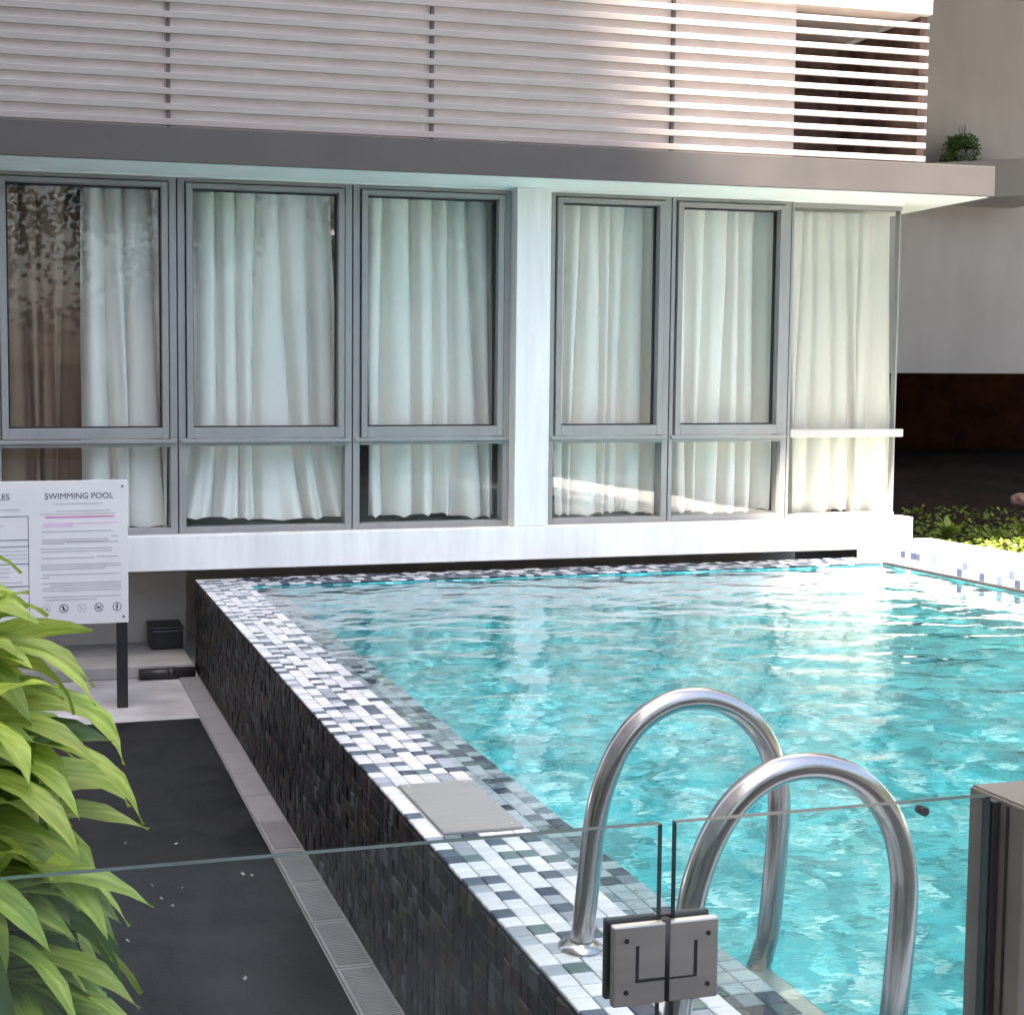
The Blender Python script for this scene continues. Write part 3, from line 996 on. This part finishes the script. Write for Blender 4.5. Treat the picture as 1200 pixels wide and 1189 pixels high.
plant = empty('leafy_plant', (-0.25, 2.15, 0.016), 'big leafy plant with long arching green leaves behind the glass panel', 'plant')
pot = MB().tube([(-0.25, 2.15, 0.018), (-0.25, 2.15, 0.30), (-0.25, 2.15, 0.33), (-0.25, 2.15, 0.34)], [0.15, 0.19, 0.20, 0.17], 28)
pot.build('pot', 'terracotta', plant)
lr = random.Random(21)
canes = [(-0.13, 2.12, 1.36), (-0.16, 1.98, 1.26), (-0.19, 2.25, 1.44), (-0.11, 2.02, 0.98), (-0.14, 2.30, 1.16), (-0.16, 2.1, 1.40), (-0.12, 1.92, 0.86), (-0.14, 2.0, 1.12)]
for ci, (sx, sy, sz) in enumerate(canes):
    MB().tube([(-0.25 + (sx + .25) * min(1, t * 1.6), 2.15 + (sy - 2.15) * min(1, t * 1.6), 0.30 + (sz - 0.30) * t) for t in (0, .3, .6, 1)], [.014, .013, .012, .008], 8).build('stem', 'stem', plant)
    nl = int((sz - 0.42) / 0.021)
    for k in range(nl):
        t = k / nl
        L_ = lr.uniform(0.24, 0.38) * (0.8 if t > .9 else 1)
        w_ = lr.uniform(0.058, 0.092)
        az = lr.gauss(-0.35, 0.7) if lr.random() < 0.85 else lr.uniform(0, 6.28)
        o = leaf_mesh(L_, w_, lr.uniform(1.1, 2.4), lr.uniform(-0.6, 0.6), lr).build('leaf', 'leaf' if lr.random() < .8 else 'leaf_dark', None)
        o.parent = plant
        o.matrix_parent_inverse = Matrix.Translation(-wloc(plant))
        o.location = (sx + lr.gauss(0, .012), sy + lr.gauss(0, .012), 0.45 + (sz - .45) * t)
        o.rotation_euler = (lr.gauss(0, .25), lr.uniform(-0.55, 0.35) - (0.4 if t > .85 else 0), az)

# ------------------------------------------------------------------ neighbour at the right
nb = empty('neighbour_building', (9, 13, 0), 'plain grey wall of the neighbouring building over a dark undercroft at right', 'building')
MB().box(4.0, 16, 13.0, 13.4, 1.952, 6.199).build('wall', 'grey_wall', nb)
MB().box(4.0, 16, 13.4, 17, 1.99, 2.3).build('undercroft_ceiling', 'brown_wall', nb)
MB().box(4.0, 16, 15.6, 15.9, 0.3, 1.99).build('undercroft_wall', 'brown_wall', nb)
MB().box(7.0, 16, 6.8, 13.39, 6.2, 12).build('added_shade_block', 'grey_wall', nb)  # unseen block added overhead to shade the grey wall and the bed
# ledge running along the wall, coming nearer to the right
lz = inv(1090, 191, 12.63).z
pa = inv(1040, 191, 12.85); pb = inv(1290, 180, 11.75)
b = MB()
b.v = [(pa.x, pa.y, lz - .40), (pb.x, pb.y, lz - .40), (pb.x, 12.999, lz - .40), (pa.x, 12.999, lz - .40),
       (pa.x, pa.y, lz), (pb.x, pb.y, lz), (pb.x, 12.999, lz), (pa.x, 12.999, lz)]
for q in ((0, 3, 2, 1), (4, 5, 6, 7), (0, 1, 5, 4), (1, 2, 6, 5), (2, 3, 7, 6), (3, 0, 4, 7)): b.face(q)
b.build('ledge', 'grey_wall', nb, 0.006)
# small plant on the ledge
pp = inv(1141, 188, 12.5)
sp = empty('potted_shrub', (pp.x, pp.y + .2, lz), 'small green shrub in a grey pot on the high grey ledge', 'plant')
c0 = Vector((pp.x, pp.y + .2, lz))
MB().tube([c0 + Vector((.02, 0, .001)), c0 + Vector((.02, 0, .14)), c0 + Vector((.02, 0, .16))], [.09, .11, .115], 16).build('pot', 'grey_pot', sp)
fo = MB()
fr_ = random.Random(2)
for k in range(1300):
    z = fr_.uniform(.0, .32)
    a = fr_.random() * 6.28; R = fr_.uniform(.03, .23) * (1.1 - z)
    p = c0 + Vector((R * math.cos(a), R * math.sin(a) * .8, z))
    d = Vector((fr_.gauss(0, 1), fr_.gauss(0, 1), fr_.gauss(0, 1))).normalized() * .036
    q = d.cross(Vector((fr_.gauss(0, 1), fr_.gauss(0, 1), 1))).normalized() * .016
    fo.quad(tuple(p), tuple(p + d * .5 + q), tuple(p + d), tuple(p + d * .5 - q))
tag(fo.build('foliage', 'leaf_dark', sp), kind='stuff')
tw = MB()
for k in range(16):
    a = fr_.random() * 6.28
    h = fr_.uniform(.2, .40)
    R = fr_.uniform(.0, .10)
    tw.tube([c0 + Vector((.02, 0, .15)), c0 + Vector((.02 + R * .5 * math.cos(a), R * .5 * math.sin(a), .15 + h * .4)), c0 + Vector((.03 + R * math.cos(a), R * math.sin(a), .1 + h))], [.009, .008, .003], 5)
tw.build('twigs', 'grey_pot', sp)

# planting bed
nxb, nyb = 40, 50
bed = MB()
for j in range(nyb + 1):
    for i in range(nxb + 1):
        x = 6.351 + (14 - 6.351) * i / nxb; y = 1.6 + (15.6 - 1.6) * j / nyb
        z = 0.60 + 0.32 * max(0, min(1, (y - 9) / 5)) + 0.05 * noise.noise(Vector((x * 1.3, y * 1.3, 0))) + 0.025 * noise.noise(Vector((x * 5, y * 5, 3)))
        bed.v.append((x, y, z))
for j in range(nyb):
    for i in range(nxb):
        a = j * (nxb + 1) + i
        bed.face((a, a + 1, a + nxb + 2, a + nxb + 1), 0, True)
tag(bed.build('soil_bed', 'soil'), kind='structure')
# low soil behind the building's end, seen past its corner
gc = MB()
gr_ = random.Random(31)
for k in range(9000):
    x = gr_.uniform(6.38, 9.8); y = gr_.uniform(6.3, 10.2)
    if gr_.random() > math.exp(-((x - 6.9) / 1.9) ** 2) * math.exp(-max(0, y - 8.6) / 0.9): continue
    z = 0.60 + 0.05 * noise.noise(Vector((x * 1.3, y * 1.3, 0))) + 0.32 * max(0, min(1, (y - 9) / 5)) + gr_.uniform(-.01, .05)
    d = Vector((gr_.gauss(0, 1), gr_.gauss(0, 1), gr_.uniform(0, .9))).normalized() * gr_.uniform(.03, .07)
    q = d.cross(Z).normalized() * .018
    p = Vector((x, y, z))
    gc.quad(tuple(p), tuple(p + d * .5 + q), tuple(p + d), tuple(p + d * .5 - q))
tag(gc.build('ground_cover', 'leaf_bright'), 'low bright green ground cover on the soil behind the white kerb', 'ground cover', kind='stuff')
def herb(loc, n_, size, material, label, r):
    e_ = empty('bed_plant', loc, label, 'plant', 'plants in the dark bed')
    for k in range(n_):
        o = leaf_mesh(size * r.uniform(.7, 1.2), size * .28, r.uniform(.8, 1.8), r.uniform(-.4, .4), r, 6, 2).build('leaf', material)
        o.parent = e_
        o.location = (0, 0, r.uniform(0, .06))
        o.rotation_euler = (0, r.uniform(-1.2, -.2), r.random() * 6.28)
hr = random.Random(8)
herb((6.85, 8.55, 0.61), 16, 0.20, 'leaf_bright', 'small bright green plant in the sunlit bed behind the kerb', hr)
herb((7.75, 8.3, 0.61), 12, 0.17, 'leaf_bright', 'low yellow green plant at the right edge of the sunlit bed', hr)
herb((8.9, 12.9, 0.87), 14, 0.55, 'leaf_dark', 'tall dark plant in front of the undercroft wall', hr)
herb((7.9, 11.6, 0.76), 14, 0.35, 'leaf_dark', 'dark low plant deep in the shade of the undercroft', hr)
rk = bmesh.new()
bmesh.ops.create_icosphere(rk, subdivisions=4, radius=0.10)
for v in rk.verts:
    v.co *= 1 + 0.3 * noise.noise(v.co * 9) + 0.12 * noise.noise(v.co * 28)
    v.co.z *= .8
me = bpy.data.meshes.new('stone'); rk.to_mesh(me); rk.free(); me.polygons.foreach_set('use_smooth', [True] * len(me.polygons)); me.materials.append(MATS['pink_stone'])
so = bpy.data.objects.new('stone', me); COL.objects.link(so)
so.location = (9.1, 10.35, 0.72)
tag(so, 'pinkish stone lying on the dark soil at the right edge', 'stone')

# ------------------------------------------------------------------ surroundings out of the frame: they shade the court and show in the panes
tw_ = empty('tower_block', (-10, -8, 0), 'tall apartment block left of the pool, outside the picture', 'building')
TX, TZ = -6.0, 3.27 + (4.12 + 6.0) / 0.5
MB().box(TX - 10, TX, -22, 9.5, 0.0, TZ).build('wall', 'tower_wall', tw_)
wm = MB()
for fl in range(7):
    for k in range(9):
        y = -20.5 + k * 3.3
        wm.box(TX - .02, TX + .012, y, y + 1.8, 1.0 + fl * 3.1, 2.6 + fl * 3.1)
wm.build('window_band', 'tower_glass', tw_)
bw_ = MB().box(-5.9, 14, -9.2, -9.0, 0, 2.2).build('unseen_wall', 'hedge_paint')
bs_ = MB().box(14.0, 14.2, -8.99, 6.5, 0, 4.0).build('unseen_wall', 'hedge_paint')  # added out of view to block bright ground from the pane reflections
tag(bs_, 'added dark green screen wall beyond the right of the picture', 'wall')
tag(bw_, 'dark green boundary wall behind the viewer, outside the picture', 'wall')
def tree(loc, h, R, seed, label):
    r = random.Random(seed)
    e_ = empty('garden_tree', loc, label, 'tree', 'trees behind the viewer')
    lx, ly, _ = loc
    t = MB()
    t.tube([(lx, ly, 0), (lx + .1, ly, h * .3), (lx - .05, ly + .1, h * .6), (lx, ly, h * .85)], [.16, .13, .09, .03], 10)
    for k in range(9):
        a = k * 2.4; z0 = h * (.3 + .05 * k)
        t.tube([(lx, ly, z0), (lx + R * .4 * math.cos(a), ly + R * .4 * math.sin(a), z0 + .5), (lx + R * .8 * math.cos(a), ly + R * .8 * math.sin(a), z0 + 1.1)], [.06, .04, .012], 6)
    t.build('trunk', 'bark', e_)
    c = MB()
    cl = [(Vector((r.gauss(0, R * .5), r.gauss(0, R * .5), h * r.uniform(.38, .95))), r.uniform(.4, .9)) for _ in range(34)]
    for k in range(5200):
        cc, rr_ = r.choice(cl)
        p = Vector(loc) + cc + Vector((r.gauss(0, 1), r.gauss(0, 1), r.gauss(0, .8))).normalized() * rr_ * r.random() ** .4
        d = Vector((r.gauss(0, 1), r.gauss(0, 1), r.gauss(0, 1))).normalized() * .16
        q = d.cross(Vector((r.gauss(0, 1), r.gauss(0, 1), 1))).normalized() * .055
        c.quad(tuple(p), tuple(p + d * .5 + q), tuple(p + d), tuple(p + d * .5 - q))
    c.build('crown', 'leaf_tree', e_)
tree((-1.5, -7.0, 0), 6.6, 1.9, 1, 'leafy tree behind the viewer on the left, outside the picture')
tree((2.8, -7.8, 0), 7.2, 2.1, 2, 'leafy tree straight behind the viewer, outside the picture')
tree((8.0, -7.2, 0), 6.3, 1.9, 3, 'leafy tree behind the viewer on the right, outside the picture')
